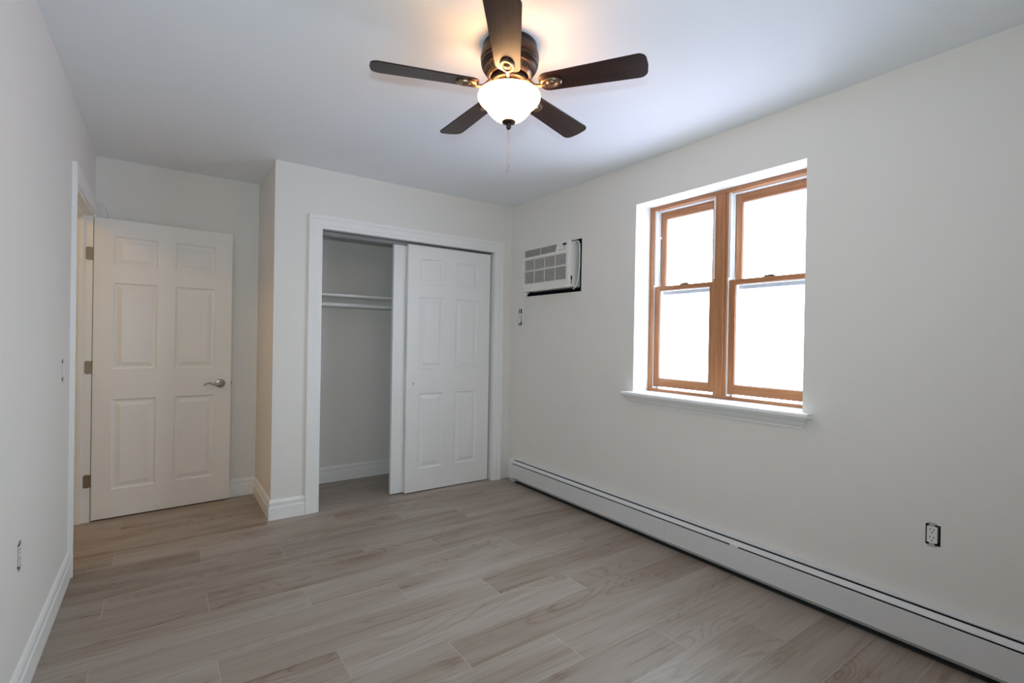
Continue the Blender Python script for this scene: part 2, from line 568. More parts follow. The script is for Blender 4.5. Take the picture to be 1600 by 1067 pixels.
BB = [(0, 0), (0.0145, 0), (0.0145, 0.082), (0.0125, 0.087), (0.0105, 0.089), (0.0105, 0.108), (0.0125, 0.112), (0.0125, 0.118), (0.0085, 0.128), (0.005, 0.134), (0.0, 0.136)]
flat = lambda a, b_, h: (a, b_, h)
struct('baseboard_left', sweep(B(), [(XL, YREAR), (XL, DO0 - 0.086)], BB, flat), 'trim', label='white moulded baseboard on the left wall', cat='baseboard')
struct('baseboard_back', sweep(B(), [(XL, YB), (XC, YB)], BB, flat), 'trim', label='white moulded baseboard behind the open door', cat='baseboard')
struct('baseboard_closet', sweep(B(), [(XC, YB), (XC, YC), (0.829, YC)], BB, flat), 'trim', label='white moulded baseboard wrapping the closet corner', cat='baseboard')
struct('baseboard_closet_inside', sweep(B(), [(XC + T, YC + T), (XC + T, YB), (XR, YB), (XR, YC + T)], BB, flat), 'trim', label='white moulded baseboard inside the closet', cat='baseboard')

# casings: profile (offset outward from the opening, projection)
CAS = [(0, 0), (0, 0.010), (0.006, 0.012), (0.022, 0.0125), (0.028, 0.0155), (0.050, 0.0165), (0.066, 0.0165), (0.070, 0.020), (0.090, 0.021), (0.095, 0.019), (0.096, 0)]
# closet casing is swept clockwise so that "right of the path" points away from the opening
tc1 = empty('trim_1', ((CW0 + CW1) / 2, YC, 0))
tag(tc1, 'white moulded casing framing the closet opening', 'trim', kind='structure')
obj('casing', sweep(B(), [(CW1, 0), (CW1, CWZ), (CW0, CWZ), (CW0, 0)], CAS, lambda a, b_, h: (a, YC - h, b_)), 'trim', tc1)
jm = B()
box(jm, CW0 - 0.011, CW0, YC, YC + T, 0, CWZ)
box(jm, CW1, CW1 + 0.011, YC, YC + T, 0, CWZ)
box(jm, CW0 - 0.011, CW1 + 0.011, YC, YC + T, CWZ, CWZ + 0.011)
obj('jamb', jm, 'trim', tc1)
tk = B()
for y0 in (YC + 0.0665, YC + 0.1065):
    box(tk, CW0, CW1, y0, y0 + 0.003, CWZ - 0.030, CWZ)
box(tk, CW0, CW1, YC + 0.026, YC + 0.109, CWZ - 0.003, CWZ)
obj('sliding_track', tk, 'track', tc1)

tc2 = empty('trim_2', (XL, (DO0 + DO1) / 2, 0))
tag(tc2, 'white casing and jamb around the entry doorway', 'trim', kind='structure')
CAS2 = [(u * 0.88, h) for u, h in CAS]
obj('casing', sweep(B(), [(DO0, 0), (DO0, DOZ), (DO1, DOZ), (DO1, 0)], [(-u, h) for u, h in CAS2], lambda a, b_, h: (XL + h, a, b_)), 'trim', tc2)
jm = B()
box(jm, XL - T - 0.012, XL, DO0, DO0 + 0.018, 0, DOZ - 0.018)
box(jm, XL - T - 0.012, XL, DO1 - 0.018, DO1, 0, DOZ - 0.018)
box(jm, XL - T - 0.012, XL, DO0, DO1, DOZ - 0.018, DOZ)
obj('jamb', jm, 'trim', tc2)
st = B()
box(st, XL - 0.085, XL - 0.048, DO0 + 0.018, DO0 + 0.029, 0, DOZ - 0.029)
box(st, XL - 0.085, XL - 0.048, DO1 - 0.029, DO1 - 0.018, 0, DOZ - 0.029)
box(st, XL - 0.085, XL - 0.048, DO0 + 0.018, DO1 - 0.018, DOZ - 0.029, DOZ - 0.018)
obj('door_stop', st, 'trim', tc2)

# ------------------------------------------------------------------ six-panel doors
def six_panel(width, height, thick, cols, rows, both=True):
    """moulded slab; local x = across, y = into the thickness (front face y=0), z = up"""
    bm = B()
    us = sorted({0.0, width, *[c for ab in cols for c in ab]})
    vs = sorted({0.0, height, *[c for ab in rows for c in ab]})
    RINGS = [(0.0, 0.0), (0.007, 0.0075), (0.015, 0.0085), (0.020, 0.0085), (0.045, 0.0025), (0.047, 0.0020)]
    for side in ((0, 1), (thick, -1)):
        y0, sgn = side
        for i in range(len(us) - 1):
            for j in range(len(vs) - 1):
                u0, u1, v0, v1 = us[i], us[i + 1], vs[j], vs[j + 1]
                pan = any(abs(a - u0) < 1e-6 and abs(b_ - u1) < 1e-6 for a, b_ in cols) and any(abs(a - v0) < 1e-6 and abs(b_ - v1) < 1e-6 for a, b_ in rows)
                if not pan or (sgn < 0 and not both):
                    bm.faces.new([bm.verts.new(p) for p in ((u0, y0, v0), (u1, y0, v0), (u1, y0, v1), (u0, y0, v1))])
                    continue
                prev = None
                for ins, dep in RINGS:
                    y = y0 + sgn * dep
                    ring = [bm.verts.new(p) for p in ((u0 + ins, y, v0 + ins), (u1 - ins, y, v0 + ins), (u1 - ins, y, v1 - ins), (u0 + ins, y, v1 - ins))]
                    if prev:
                        for k in range(4):
                            bm.faces.new([prev[k], prev[(k + 1) % 4], ring[(k + 1) % 4], ring[k]])
                    prev = ring
                bm.faces.new(prev)
    for a, b_ in (((0, 0), (width, 0)), ((width, 0), (width, height)), ((width, height), (0, height)), ((0, height), (0, 0))):
        bm.faces.new([bm.verts.new(p) for p in ((a[0], 0, a[1]), (b_[0], 0, b_[1]), (b_[0], thick, b_[1]), (a[0], thick, a[1]))])
    bmesh.ops.remove_doubles(bm, verts=bm.verts[:], dist=1e-5)
    return bm

ROWS = [(0.190, 0.805), (1.010, 1.600), (1.715, 1.915)]
# entry door, swung fully open in front of the alcove's back wall
DH = Vector((XL + 0.006, 4.288, 0.010))
d1 = empty('door_1', DH, math.atan2(0.052, 0.812))
tag(d1, 'white six-panel entry door standing open in the corner', 'door', kind='structure')
obj('door_panel', six_panel(0.812, 2.030, 0.035, [(0.102, 0.346), (0.452, 0.700)], ROWS), 'door', d1, local=True)
# lever handle (front side) with round rose
hz, hx = 0.888, 0.742
rose = B()
tube(rose, [(hx, 0, hz), (hx, -0.006, hz), (hx, -0.012, hz), (hx, -0.014, hz)], [0.033, 0.033, 0.029, 0.018], 32)
lev = B()
tube(lev, [(hx, -0.012, hz), (hx, -0.050, hz)], 0.011, 16)
pts = spline([(hx + 0.006, -0.052, hz), (hx - 0.012, -0.054, hz - 0.003), (hx - 0.040, -0.053, hz - 0.004), (hx - 0.072, -0.050, hz + 0.008), (hx - 0.095, -0.047, hz + 0.004), (hx - 0.112, -0.045, hz - 0.010)], 6)
nn = len(pts)
tube(lev, pts, [0.011 - 0.0065 * (i / (nn - 1)) for i in range(nn)], 12)
h1 = obj('lever_handle', lev, 'nickel', d1, local=True, smooth=True)
h1['label'] = 'satin nickel lever handle'
obj('rosette', rose, 'nickel', h1, local=True, smooth=True)
lt = B()
box(lt, 0.8115, 0.8135, 0.006, 0.029, hz - 0.028, hz + 0.028)
plate(lt, [(0.8135, 0.010), (0.8215, 0.012), (0.8215, 0.018), (0.8135, 0.026)], lambda u, v, t: (u, v, t), hz - 0.007, hz + 0.007)
obj('latch', lt, 'hinge', d1, local=True)
for z in (1.795, 1.035, 0.275):
    hb = B()
    plate(hb, rrect(XL - 0.036, XL - 0.002, z - 0.044, z + 0.044, 0.012), lambda u, v, t: (u, t, v), DO1 - 0.0205, DO1 - 0.018)
    cyl(hb, (XL + 0.004, 4.2915, z - 0.045), (XL + 0.004, 4.2915, z + 0.045), 0.0045, 12)
    for dz, dx in ((-0.030, -0.014), (0.0, -0.022), (0.030, -0.014)):
        cyl(hb, (XL + dx, DO1 - 0.022, z + dz), (XL + dx, DO1 - 0.0205, z + dz), 0.0042, 10)
    hg = obj('hinge', hb, 'hinge', d1)
# closet bypass doors
CR = [(0.185, 0.805), (1.008, 1.597), (1.700, 1.912)]
d2 = empty('door_2', (1.604, YC + 0.031, 0.008))
tag(d2, 'white six-panel sliding closet door in front, with round finger pull', 'door', kind='structure')
obj('door_panel', six_panel(0.786, 2.018, 0.034, [(0.106, 0.328), (0.440, 0.662)], CR), 'trim', d2, local=True)
fp = B()
lathe(fp, [(0.0095, 0.0), (0.0095, 0.0025), (0.0070, 0.003), (0.0060, 0.0005), (0, 0.0)], n=24)
fpm = Matrix.Translation((0.058, 0, 0.886)) @ Matrix.Rotation(R(90), 4, 'X')
fp.transform(fpm)
obj('finger_pull', fp, 'steel', d2, local=True, smooth=True)
d3 = empty('door_3', (1.497, YC + 0.071, 0.008))
tag(d3, 'white sliding closet door mostly hidden behind the front one', 'door', kind='structure')
obj('door_panel', six_panel(0.786, 2.018, 0.034, [(0.106, 0.328), (0.440, 0.662)], CR), 'trim', d3, local=True)

# ------------------------------------------------------------------ closet fittings
sh = empty('closet_shelf', (1.65, YB, 1.60))
tag(sh, 'white closet shelf on cleats across the back of the closet', 'shelf')
obj('shelf_board', bx(XC + T, XR, YB - 0.30, YB, 1.600, 1.619), 'trim', sh, bevel=0.0015)
for x0, x1 in ((XC + T, XC + T + 0.018), (XR - 0.018, XR)):
    obj('cleat', bx(x0, x1, YB - 0.30, YB, 1.562, 1.600), 'trim', sh)
rd = empty('closet_rod', (1.65, YB - 0.26, 1.535))
tag(rd, 'white hanging rod under the closet shelf', 'closet rod')
obj('rod', cyl(B(), (XC + T + 0.002, YB - 0.255, 1.532), (XR - 0.002, YB - 0.255, 1.532), 0.0165, 24), 'trim', rd, smooth=True)
for x0, x1 in ((XC + T, XC + T + 0.016), (XR - 0.016, XR)):
    obj('rod_socket', cyl(B(), (x0, YB - 0.255, 1.532), (x1, YB - 0.255, 1.532), 0.025, 24), 'trim', rd, smooth=True)

# ------------------------------------------------------------------ window
WX = XR + 0.150
win = empty('window_1', (WX, (WY0 + WY1) / 2, WZ0))
tag(win, 'twin double-hung wooden window in the right wall', 'window', kind='structure')
MULL = (1.661, 1.744)
FT = 0.028                       # jamb thickness
FD0, FD1 = WX, WX + 0.105
fr = B()
box(fr, FD0, FD1, WY1 - FT, WY1, WZ0, WZ1)
box(fr, FD0, FD1, WY0, WY0 + FT, WZ0, WZ1)
obj('jamb', fr, 'oak_z', win, bevel=0.002)
fr = B()
box(fr, FD0, FD1, WY0 + FT, WY1 - FT, WZ1 - 0.024, WZ1)
obj('head', fr, 'oak_y', win, bevel=0.002)
fr = B()
box(fr, FD0, FD1, WY0 + FT, WY1 - FT, WZ0, WZ0 + 0.0185)
obj('sill', fr, 'oak_y', win, bevel=0.002)
fr = B()
box(fr, FD0 - 0.004, FD1, MULL[0] + 0.018, MULL[1] - 0.018, WZ0 + 0.017, WZ1 - 0.024)
box(fr, FD0 + 0.004, FD1, MULL[0], MULL[0] + 0.0175, WZ0 + 0.017, WZ1 - 0.024)
box(fr, FD0 + 0.004, FD1, MULL[1] - 0.0175, MULL[1], WZ0 + 0.017, WZ1 - 0.024)
obj('mullion', fr, 'oak_z', win, bevel=0.002)
MR = 1.632                       # meeting rail centre

def sash(name, y0, y1, z0, z1, x0, stile, top, bot, lower):
    """wooden sash y0..y1, z0..z1; inside face at x0"""
    s = B()
    d = 0.034
    box(s, x0, x0 + d, y0, y0 + stile, z0, z1)
    box(s, x0, x0 + d, y1 - stile, y1, z0, z1)
    ss = obj(name, s, 'oak_z', win, bevel=0.0025)
    s = B()
    box(s, x0, x0 + d, y0 + stile, y1 - stile, z1 - top, z1)
    box(s, x0, x0 + d, y0 + stile, y1 - stile, z0, z0 + bot)
    obj('rail', s, 'oak_y', ss, bevel=0.0025)
    # white glazing gasket, the weather cladding on the outside and the pane
    g = B()
    a0, a1, b0, b1 = y0 + stile, y1 - stile, z0 + bot, z1 - top
    for bxs in ((a0, a0 + 0.005, b0, b1), (a1 - 0.005, a1, b0, b1), (a0 + 0.005, a1 - 0.005, b0, b0 + 0.005), (a0 + 0.005, a1 - 0.005, b1 - 0.005, b1)):
        box(g, x0 + 0.008, x0 + 0.030, *bxs)
    obj('gasket', g, 'vinyl', ss)
    c = B()
    for bxs in ((y0, y0 + stile, z0, z1), (y1 - stile, y1, z0, z1), (y0 + stile, y1 - stile, z0, z0 + bot), (y0 + stile, y1 - stile, z1 - top, z1)):
        box(c, x0 + d, x0 + d + 0.007, *bxs)
    obj('cladding', c, 'vinyl', ss)
    obj('pane', bx(x0 + 0.016, x0 + 0.020, a0 + 0.001, a1 - 0.001, b0 + 0.001, b1 - 0.001), 'glass', ss)
    if not lower:
        obj('weather_bar', bx(x0 + 0.002, x0 + d + 0.008, y0, y1, z0 - 0.024, z0 - 0.0005), 'cladding', ss)
    if lower:
        k = B()
        yc = (y0 + y1) / 2
        box(k, x0 + 0.004, x0 + 0.030, yc - 0.032, yc + 0.032, z1, z1 + 0.005)
        box(k, x0 + 0.006, x0 + 0.024, yc - 0.026, yc + 0.026, z1 + 0.005, z1 + 0.011)
        box(k, x0 - 0.003, x0 + 0.010, yc - 0.026, yc + 0.000, z1 + 0.006, z1 + 0.010)
        obj('sash_lock', k, 'bronze_hi', ss, bevel=0.001)
    return ss

for i, (a, b_) in enumerate(((MULL[1], WY1 - FT), (WY0 + FT, MULL[0]))):
    a2, b2 = a + 0.004, b_ - 0.004
    sash('lower_sash', a2, b2, 0.963, MR + 0.016, WX + 0.020, 0.040, 0.030, 0.056, True)
    sash('upper_sash', a2 + 0.012, b2 - 0.012, MR - 0.016, WZ1 - 0.0315, WX + 0.064, 0.040, 0.050, 0.032, False)
    ln = B()
    for y0, y1, e in ((b_ - 0.004, b_, 1), (a, a + 0.004, -1)):
        # vinyl jamb liner with its two tracks
        box(ln, WX + 0.012, FD1, y0, y1, WZ0 + 0.017, WZ1 - 0.024)
        yy = y0 if e > 0 else y1
        for x0 in (WX + 0.012, WX + 0.0555, WX + 0.1):
            box(ln, x0, x0 + 0.005, min(yy, yy - e * 0.011), max(yy, yy - e * 0.011), WZ0 + 0.017 if x0 > WX + 0.03 and x0 < WX + 0.08 else MR + 0.03, WZ1 - 0.024)
    box(ln, WX + 0.030, FD1, a + 0.004, b_ - 0.004, WZ1 - 0.031, WZ1 - 0.024)
    box(ln, WX + 0.010, FD1, a + 0.004, b_ - 0.004, WZ0 + 0.0165, WZ0 + 0.018)
    obj('jamb_liner', ln, 'vinyl', win)
obj('sash_stop', cyl(B(), (WX + 0.035, WY1 - FT - 0.006, 1.973), (WX + 0.022, WY1 - FT - 0.046, 1.980), 0.006, 12), 'vinyl', win, smooth=True)
# stool and apron
so = B()
plate(so, [(XR - 0.062, WZ0 - 0.024), (XR - 0.068, WZ0 - 0.018), (XR - 0.068, WZ0 - 0.007), (XR - 0.063, WZ0), (XR, WZ0), (XR, WZ0 - 0.024)],
      lambda u, v, t: (u, t, v), WY0 - 0.052, WY1 + 0.052)
box(so, XR, WX, WY0, WY1, WZ0 - 0.018, WZ0)
box(so, WX, XR + 0.30, WY0, WY1, WZ0 - 0.018, WZ0 - 0.001)
obj('window_stool', so, 'trim', win)
# moulded apron with returned (mitred) ends
za = WZ0 - 0.024
APR = [(0.0, 0.0), (0.050, 0.0), (0.048, -0.010), (0.034, -0.018), (0.026, -0.034), (0.018, -0.044), (0.012, -0.050), (0.012, -0.058), (0.0, -0.060)]
ap = B()
rings = []
for yy, sgn in ((WY0 - 0.040, -1), (WY1 + 0.040, 1)):
    rings.append([ap.verts.new((XR - u, yy + sgn * (u - 0.05) * 0.8, za + v)) for u, v in APR])
for i in range(len(APR)):
    j = (i + 1) % len(APR)
    ap.faces.new([rings[0][i], rings[0][j], rings[1][j], rings[1][i]])
ap.faces.new(rings[0]); ap.faces.new(list(reversed(rings[1])))
obj('window_apron', ap, 'trim', win)

# ------------------------------------------------------------------ baseboard heater along the right wall
HX = 2.530
ht = empty('baseboard_heater', (XR, 1.6, 0))
tag(ht, 'long white metal baseboard heater along the wall under the window', 'heater')
HY0, HY1 = YREAR + 0.02, 3.600
bk = B()
plate(bk, [(XR, 0.02), (XR - 0.004, 0.02), (XR - 0.004, 0.200), (XR - 0.030, 0.200), (XR - 0.034, 0.198), (XR - 0.034, 0.204), (XR - 0.030, 0.207), (XR, 0.207)],
      lambda u, v, t: (u, t, v), HY0, HY1 - 0.01)
obj('back_panel', bk, 'heater', ht)
JN = 1.913
for a, b_ in ((HY0, JN - 0.0008), (JN + 0.0008, HY1 - 0.058)):
    fpn = B()
    plate(fpn, [(HX, 0.046), (HX, 0.1635), (HX + 0.006, 0.1655), (HX + 0.006, 0.1635), (HX + 0.003, 0.162), (HX + 0.003, 0.049), (HX + 0.016, 0.047), (HX + 0.016, 0.044), (HX + 0.003, 0.044)],
          lambda u, v, t: (u, t, v), a, b_)
    obj('front_panel', fpn, 'heater', ht)
dm = B()
plate(dm, [(HX + 0.0030, 0.1735), (HX + 0.0035, 0.1770), (HX + 0.0245, 0.1930), (HX + 0.0255, 0.1910), (HX + 0.0050, 0.1740)], lambda u, v, t: (u, t, v), HY0, HY1 - 0.058)
obj('damper', dm, 'heater', ht)
cp = B()
plate(cp, [(HX - 0.0015, 0.038), (HX - 0.0015, 0.172), (HX + 0.022, 0.200), (HX + 0.030, 0.209), (XR, 0.209), (XR, 0.0), (HX + 0.03, 0.0), (HX + 0.026, 0.038)], lambda u, v, t: (u, t, v), HY1 - 0.058, HY1)
obj('end_cap', cp, 'heater', ht, bevel=0.002)
obj('splice_clip', bx(HX - 0.0008, HX + 0.004, 1.437, 1.485, 0.160, 0.174), 'heater', ht)
fe = B()
box(fe, HX + 0.012, XR - 0.005, HY0 + 0.02, HY1 - 0.06, 0.075, 0.150)
box(fe, HX + 0.006, XR - 0.005, HY0 + 0.02, HY1 - 0.06, 0.150, 0.164)
box(fe, HX + 0.0270, XR - 0.005, HY0 + 0.02, HY1 - 0.06, 0.166, 0.1885)  # dark filler painting the shade inside the top slot
obj('fins_and_slot_shade', fe, 'heater_dark', ht)
obj('floor_shade_strip', bx(HX + 0.026, XR - 0.0045, HY0 + 0.02, HY1 - 0.06, 0.0, 0.004), 'heater_dark', ht)  # near-black strip on the floor, painting the shade under the heater

# ------------------------------------------------------------------ through-the-wall air conditioner
AX = XR - 0.085
AY0, AY1, AZ0, AZ1 = 2.815, 3.398, 1.677, 2.037
AW, AH = AY1 - AY0, AZ1 - AZ0
ac = empty('air_conditioner', (XR, (AY0 + AY1) / 2, AZ0))
tag(ac, 'white air conditioner set in a black-edged hole in the wall', 'air conditioner')
slv = B()                         # black sleeve lining the hole
e = 0.0005
box(slv, XR + 0.004, XR + 0.30, AC_H[0] - e, AC_H[0] + 0.004, AC_H[2] - e, AC_H[3] + e)
box(slv, XR + 0.004, XR + 0.30, AC_H[1] - 0.004, AC_H[1] + e, AC_H[2] - e, AC_H[3] + e)
box(slv, XR + 0.004, XR + 0.30, AC_H[0], AC_H[1], AC_H[2] - e, AC_H[2] + 0.004)
box(slv, XR + 0.004, XR + 0.30, AC_H[0], AC_H[1], AC_H[3] - 0.004, AC_H[3] + e)
box(slv, XR + 0.05, XR + 0.06, AC_H[0], AC_H[1], AC_H[2], AC_H[3])
obj('wall_sleeve', slv, 'black', ac)
obj('case', bx(AX + 0.022, XR + 0.05, AY0 + 0.004, AY1 - 0.004, AZ0 + 0.006, AZ1 - 0.004), 'ac_white', ac, bevel=0.012, seg=4)
U = lambda f: AY1 - f * AW        # fraction from the left as seen in the room
Z = lambda f: AZ0 + f * AH
VENT = (U(0.765), U(0.030), Z(0.805), Z(0.965))
GR1 = (U(0.945), U(0.030), Z(0.495), Z(0.740))
GR2 = (U(0.945), U(0.030), Z(0.180), Z(0.465))
fpn = grid_slab(B(), [AY0, AY1], [AZ0, AZ1], [VENT, GR1, GR2], 0, 0.024, yz(AX))
obj('front_panel', fpn, 'ac_white', ac, bevel=0.004, seg=3)
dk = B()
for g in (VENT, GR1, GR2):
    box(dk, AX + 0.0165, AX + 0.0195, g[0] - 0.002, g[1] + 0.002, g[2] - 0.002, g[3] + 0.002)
obj('grille_shade_backing', dk, 'ac_dark', ac)  # near-black sheets behind the grilles, recess shade put into their colour
def grille(name, g, ns, nd, tilt, t=0.0042):
    b = B()
    for k in range(ns):
        z = g[2] + (k + 0.5) * (g[3] - g[2]) / ns
        plate(b, [(AX + 0.002, z - t / 2 + tilt), (AX + 0.002, z + t / 2 + tilt), (AX + 0.0085, z + t / 2 - tilt), (AX + 0.0085, z - t / 2 - tilt)], lambda u, v, tt: (u, tt, v), g[0] + 0.0005, g[1] - 0.0005)
    for k in range(1, nd):
        y = g[0] + k * (g[1] - g[0]) / nd
        box(b, AX + 0.0035, AX + 0.011, y - 0.0008, y + 0.0008, g[2] + 0.0005, g[3] - 0.0005)
    return obj(name, b, 'ac_white', ac)
obj('vent_corner', plate(B(), [(U(0.728), Z(0.803)), (U(0.766), Z(0.967)), (U(0.766), Z(0.803))], lambda u, v, t: (t, u, v), AX + 0.0002, AX + 0.014), 'ac_white', ac)
grille('air_outlet_grille', VENT, 6, 2, 0.001, 0.0018)
grille('intake_grille', GR1, 8, 4, 0.0, 0.0046)
grille('intake_grille', GR2, 9, 4, 0.0, 0.0046)
pn = obj('control_panel', bx(AX - 0.0015, AX + 0.001, U(0.975), U(0.785), Z(0.800), Z(0.972)), 'ac_white', ac, bevel=0.0008)
obj('display', bx(AX - 0.003, AX - 0.001, U(0.958), U(0.885), Z(0.905), Z(0.953)), 'display', pn)
for f, zz in ((0.815, 0.825), (0.855, 0.825), (0.895, 0.825), (0.935, 0.825), (0.905, 0.868), (0.935, 0.868), (0.815, 0.93), (0.845, 0.90)):
    obj('button', bx(AX - 0.003, AX - 0.001, U(f) - 0.0045, U(f) + 0.0045, Z(zz) - 0.0035, Z(zz) + 0.0035), 'grey_print', pn)
sl = B()
box(sl, AX + 0.030, AX + 0.040, AY0 - 0.0005, AY0 + 0.005, Z(0.17), Z(0.25))
box(sl, AX + 0.033, AX + 0.037, AY0 - 0.0005, AY0 + 0.005, Z(0.08), Z(0.17))
obj('vent_slider', sl, 'black', ac)
bd = B()
box(bd, AX - 0.0012, AX + 0.001, U(0.030), U(0.012), Z(0.055), Z(0.080))
obj('badge', bd, 'grey_print', ac)
bt = B()
for k in range(7):
    box(bt, AX - 0.0006, AX + 0.001, U(0.058 + 0.014 * k) , U(0.048 + 0.014 * k), Z(0.062), Z(0.074))
obj('lettering', bt, 'cord', ac)
# cord: loop at the near side of the unit, then down to the plug
obj('cord_loop', tube(B(), spline([(XR - 0.010, 2.860, 2.036), (XR - 0.008, 2.800, 2.034), (XR - 0.006, 2.782, 2.010), (XR - 0.005, 2.777, 1.930), (XR - 0.005, 2.778, 1.830), (XR - 0.007, 2.788, 1.740), (XR - 0.010, 2.806, 1.690), (XR - 0.008, 2.84, 1.668)], 8), 0.0048, 10), 'cord', ac, smooth=True)
cd = obj('power_cord', tube(B(), spline([(XR + 0.012, 3.418, 1.690), (XR - 0.016, 3.428, 1.660), (XR - 0.018, 3.436, 1.600), (XR - 0.020, 3.438, 1.520), (XR - 0.026, 3.452, 1.430), (XR - 0.030, 3.480, 1.385), (XR - 0.032, 3.510, 1.378), (XR - 0.030, 3.530, 1.398), (XR - 0.026, 3.535, 1.420)], 8), 0.0045, 10), 'cord', ac, smooth=True)
pg = B()
plate(pg, rrect(3.519, 3.549, 1.415, 1.470, 0.010), lambda u, v, t: (t, u, v), XR - 0.034, XR - 0.006)
obj('plug', pg, 'cord', cd, bevel=0.004)

# ------------------------------------------------------------------ bare electrical devices
def device_box(root, hole, x0, s, depth=0.055):
    """open box behind the hole; s = +1 wall solid lies towards +x, -1 towards -x"""
    b = B()
    y0, y1, z0, z1 = hole
    e_, t = 0.001, 0.0012
    xs = sorted((x0 + s * 0.002, x0 + s * depth))
    box(b, *xs, y0 - e_, y0 + t, z0 - e_, z1 + e_)
    box(b, *xs, y1 - t, y1 + e_, z0 - e_, z1 + e_)
    box(b, *xs, y0 + t, y1 - t, z0 - e_, z0 + t)
    box(b, *xs, y0 + t, y1 - t, z1 - t, z1 + e_)
    xe = sorted((x0 + s * depth, x0 + s * (depth + 0.002)))
    box(b, *xe, y0 - e_, y1 + e_, z0 - e_, z1 + e_)
    return obj('back_box', b, 'box', root)

def receptacle(name, label, hole, x0, s, yoff=0.0, slots=True):
    y0, y1, z0, z1 = hole
    yc, zc = (y0 + y1) / 2 + yoff, (z0 + z1) / 2
    root = empty(name, (x0, yc, zc))
    tag(root, label, 'outlet')
    device_box(root, hole, x0, s)
    f = lambda d: x0 - s * d
    b = B()
    plate(b, rrect(yc - 0.0170, yc + 0.0170, zc - 0.0335, zc + 0.0335, 0.002, 3), lambda u, v, t: (f(t), u, v), -0.02, 0.0015)
    fc = obj('face', b, 'device', root, bevel=0.001)
    for sg in (-1, 1):
        yk = B()
        ze = z1 if sg > 0 else z0
        lo, hi = sorted((zc + sg * 0.0335, ze + sg * 0.001))
        box(yk, *sorted((f(0.0002), f(0.0014))), yc - 0.009, yc + 0.009, lo, hi)
        lo, hi = sorted((ze + sg * 0.001, ze + sg * 0.007))
        box(yk, *sorted((f(0.0002), f(0.0014))), yc - 0.0145, yc + 0.0145, lo, hi)
        obj('mounting_ear', yk, 'steel', root)
    if slots:
        k = B()
        for zz in (zc + 0.016, zc - 0.016):
            for dy in (-0.0065, 0.0065):
                box(k, *sorted((f(0.001), f(0.0019))), yc + dy - 0.0013, yc + dy + 0.0013, zz + 0.0015, zz + 0.0095)
            cyl(k, (f(0.001), yc, zz - 0.007), (f(0.0019), yc, zz - 0.007), 0.0026, 14)
        obj('slots', k, 'box', fc)
    return root

receptacle('wall_outlet', 'bare white duplex outlet without cover plate, on the wall above the heater', OUT_R, XR, 1, yoff=0.003)
receptacle('wall_outlet', 'bare outlet below the air conditioner with its cord plugged in', OUT_AC, XR, 1)
receptacle('wall_outlet', 'bare outlet low on the left wall near the baseboard', OUT_L, XL, -1)
sw = empty('light_switch', (XL, (SW_L[0] + SW_L[1]) / 2, (SW_L[2] + SW_L[3]) / 2))
tag(sw, 'bare light switch without cover plate on the wall beside the doorway', 'switch')
device_box(sw, SW_L, XL, -1)
yc, zc = (SW_L[0] + SW_L[1]) / 2, (SW_L[2] + SW_L[3]) / 2
obj('face', bx(XL - 0.02, XL + 0.0015, yc - 0.017, yc + 0.017, zc - 0.034, zc + 0.034), 'device', sw, bevel=0.001)
rk = B()
plate(rk, [(XL + 0.001, zc - 0.030), (XL + 0.006, zc - 0.030), (XL + 0.0025, zc + 0.030), (XL + 0.001, zc + 0.030)], lambda u, v, t: (u, t, v), yc - 0.014, yc + 0.014)
obj('rocker', rk, 'device', sw)
for sg in (-1, 1):
    yk = B()
    ze = SW_L[3] if sg > 0 else SW_L[2]
    box(yk, XL + 0.0002, XL + 0.0014, yc - 0.0145, yc + 0.0145, *sorted((ze + sg * 0.001, ze + sg * 0.007)))
    box(yk, XL + 0.0002, XL + 0.0014, yc - 0.009, yc + 0.009, *sorted((zc + sg * 0.034, ze + sg * 0.001)))
    obj('mounting_ear', yk, 'steel', sw)
# thin stray wire at the corner above the door
tag(obj('loose_wire', tube(B(), spline([(XL + 0.002, YB - 0.002, 2.165), (XL + 0.035, YB - 0.002, 2.150), (XL + 0.060, YB - 0.002, 2.110), (XL + 0.072, YB - 0.002, 2.062)], 6), 0.0008, 6), 'wire'),
    'thin loose wire hanging on the wall corner above the open door', 'wire')

# ------------------------------------------------------------------ ceiling fan with light kit
fan = empty('ceiling_fan', FAN)
tag(fan, 'dark bronze ceiling fan with five walnut blades and lit bowl light', 'ceiling fan')
obj('motor_housing', lathe(B(), [(0.0, 0.0), (0.109, 0.0), (0.111, -0.004), (0.111, -0.018), (0.1135, -0.024), (0.118, -0.036), (0.1205, -0.052), (0.1195, -0.064), (0.1165, -0.066), (0.1165, -0.069), (0.1185, -0.071),
                             (0.1175, -0.080), (0.1145, -0.082), (0.1145, -0.085), (0.116, -0.087), (0.112, -0.096), (0.108, -0.100), (0.104, -0.102), (0.0, -0.102)], FAN, 64), 'bronze', fan, smooth=True)
vr = B()
lathe(vr, [(0.103, -0.1015), (0.103, -0.104), (0.088, -0.128), (0.085, -0.131), (0.079, -0.131), (0.076, -0.127), (0.076, -0.105)], FAN, 64)
vring = obj('vent_ring', vr, 'bronze_hi', fan, smooth=True)
vs_ = B()
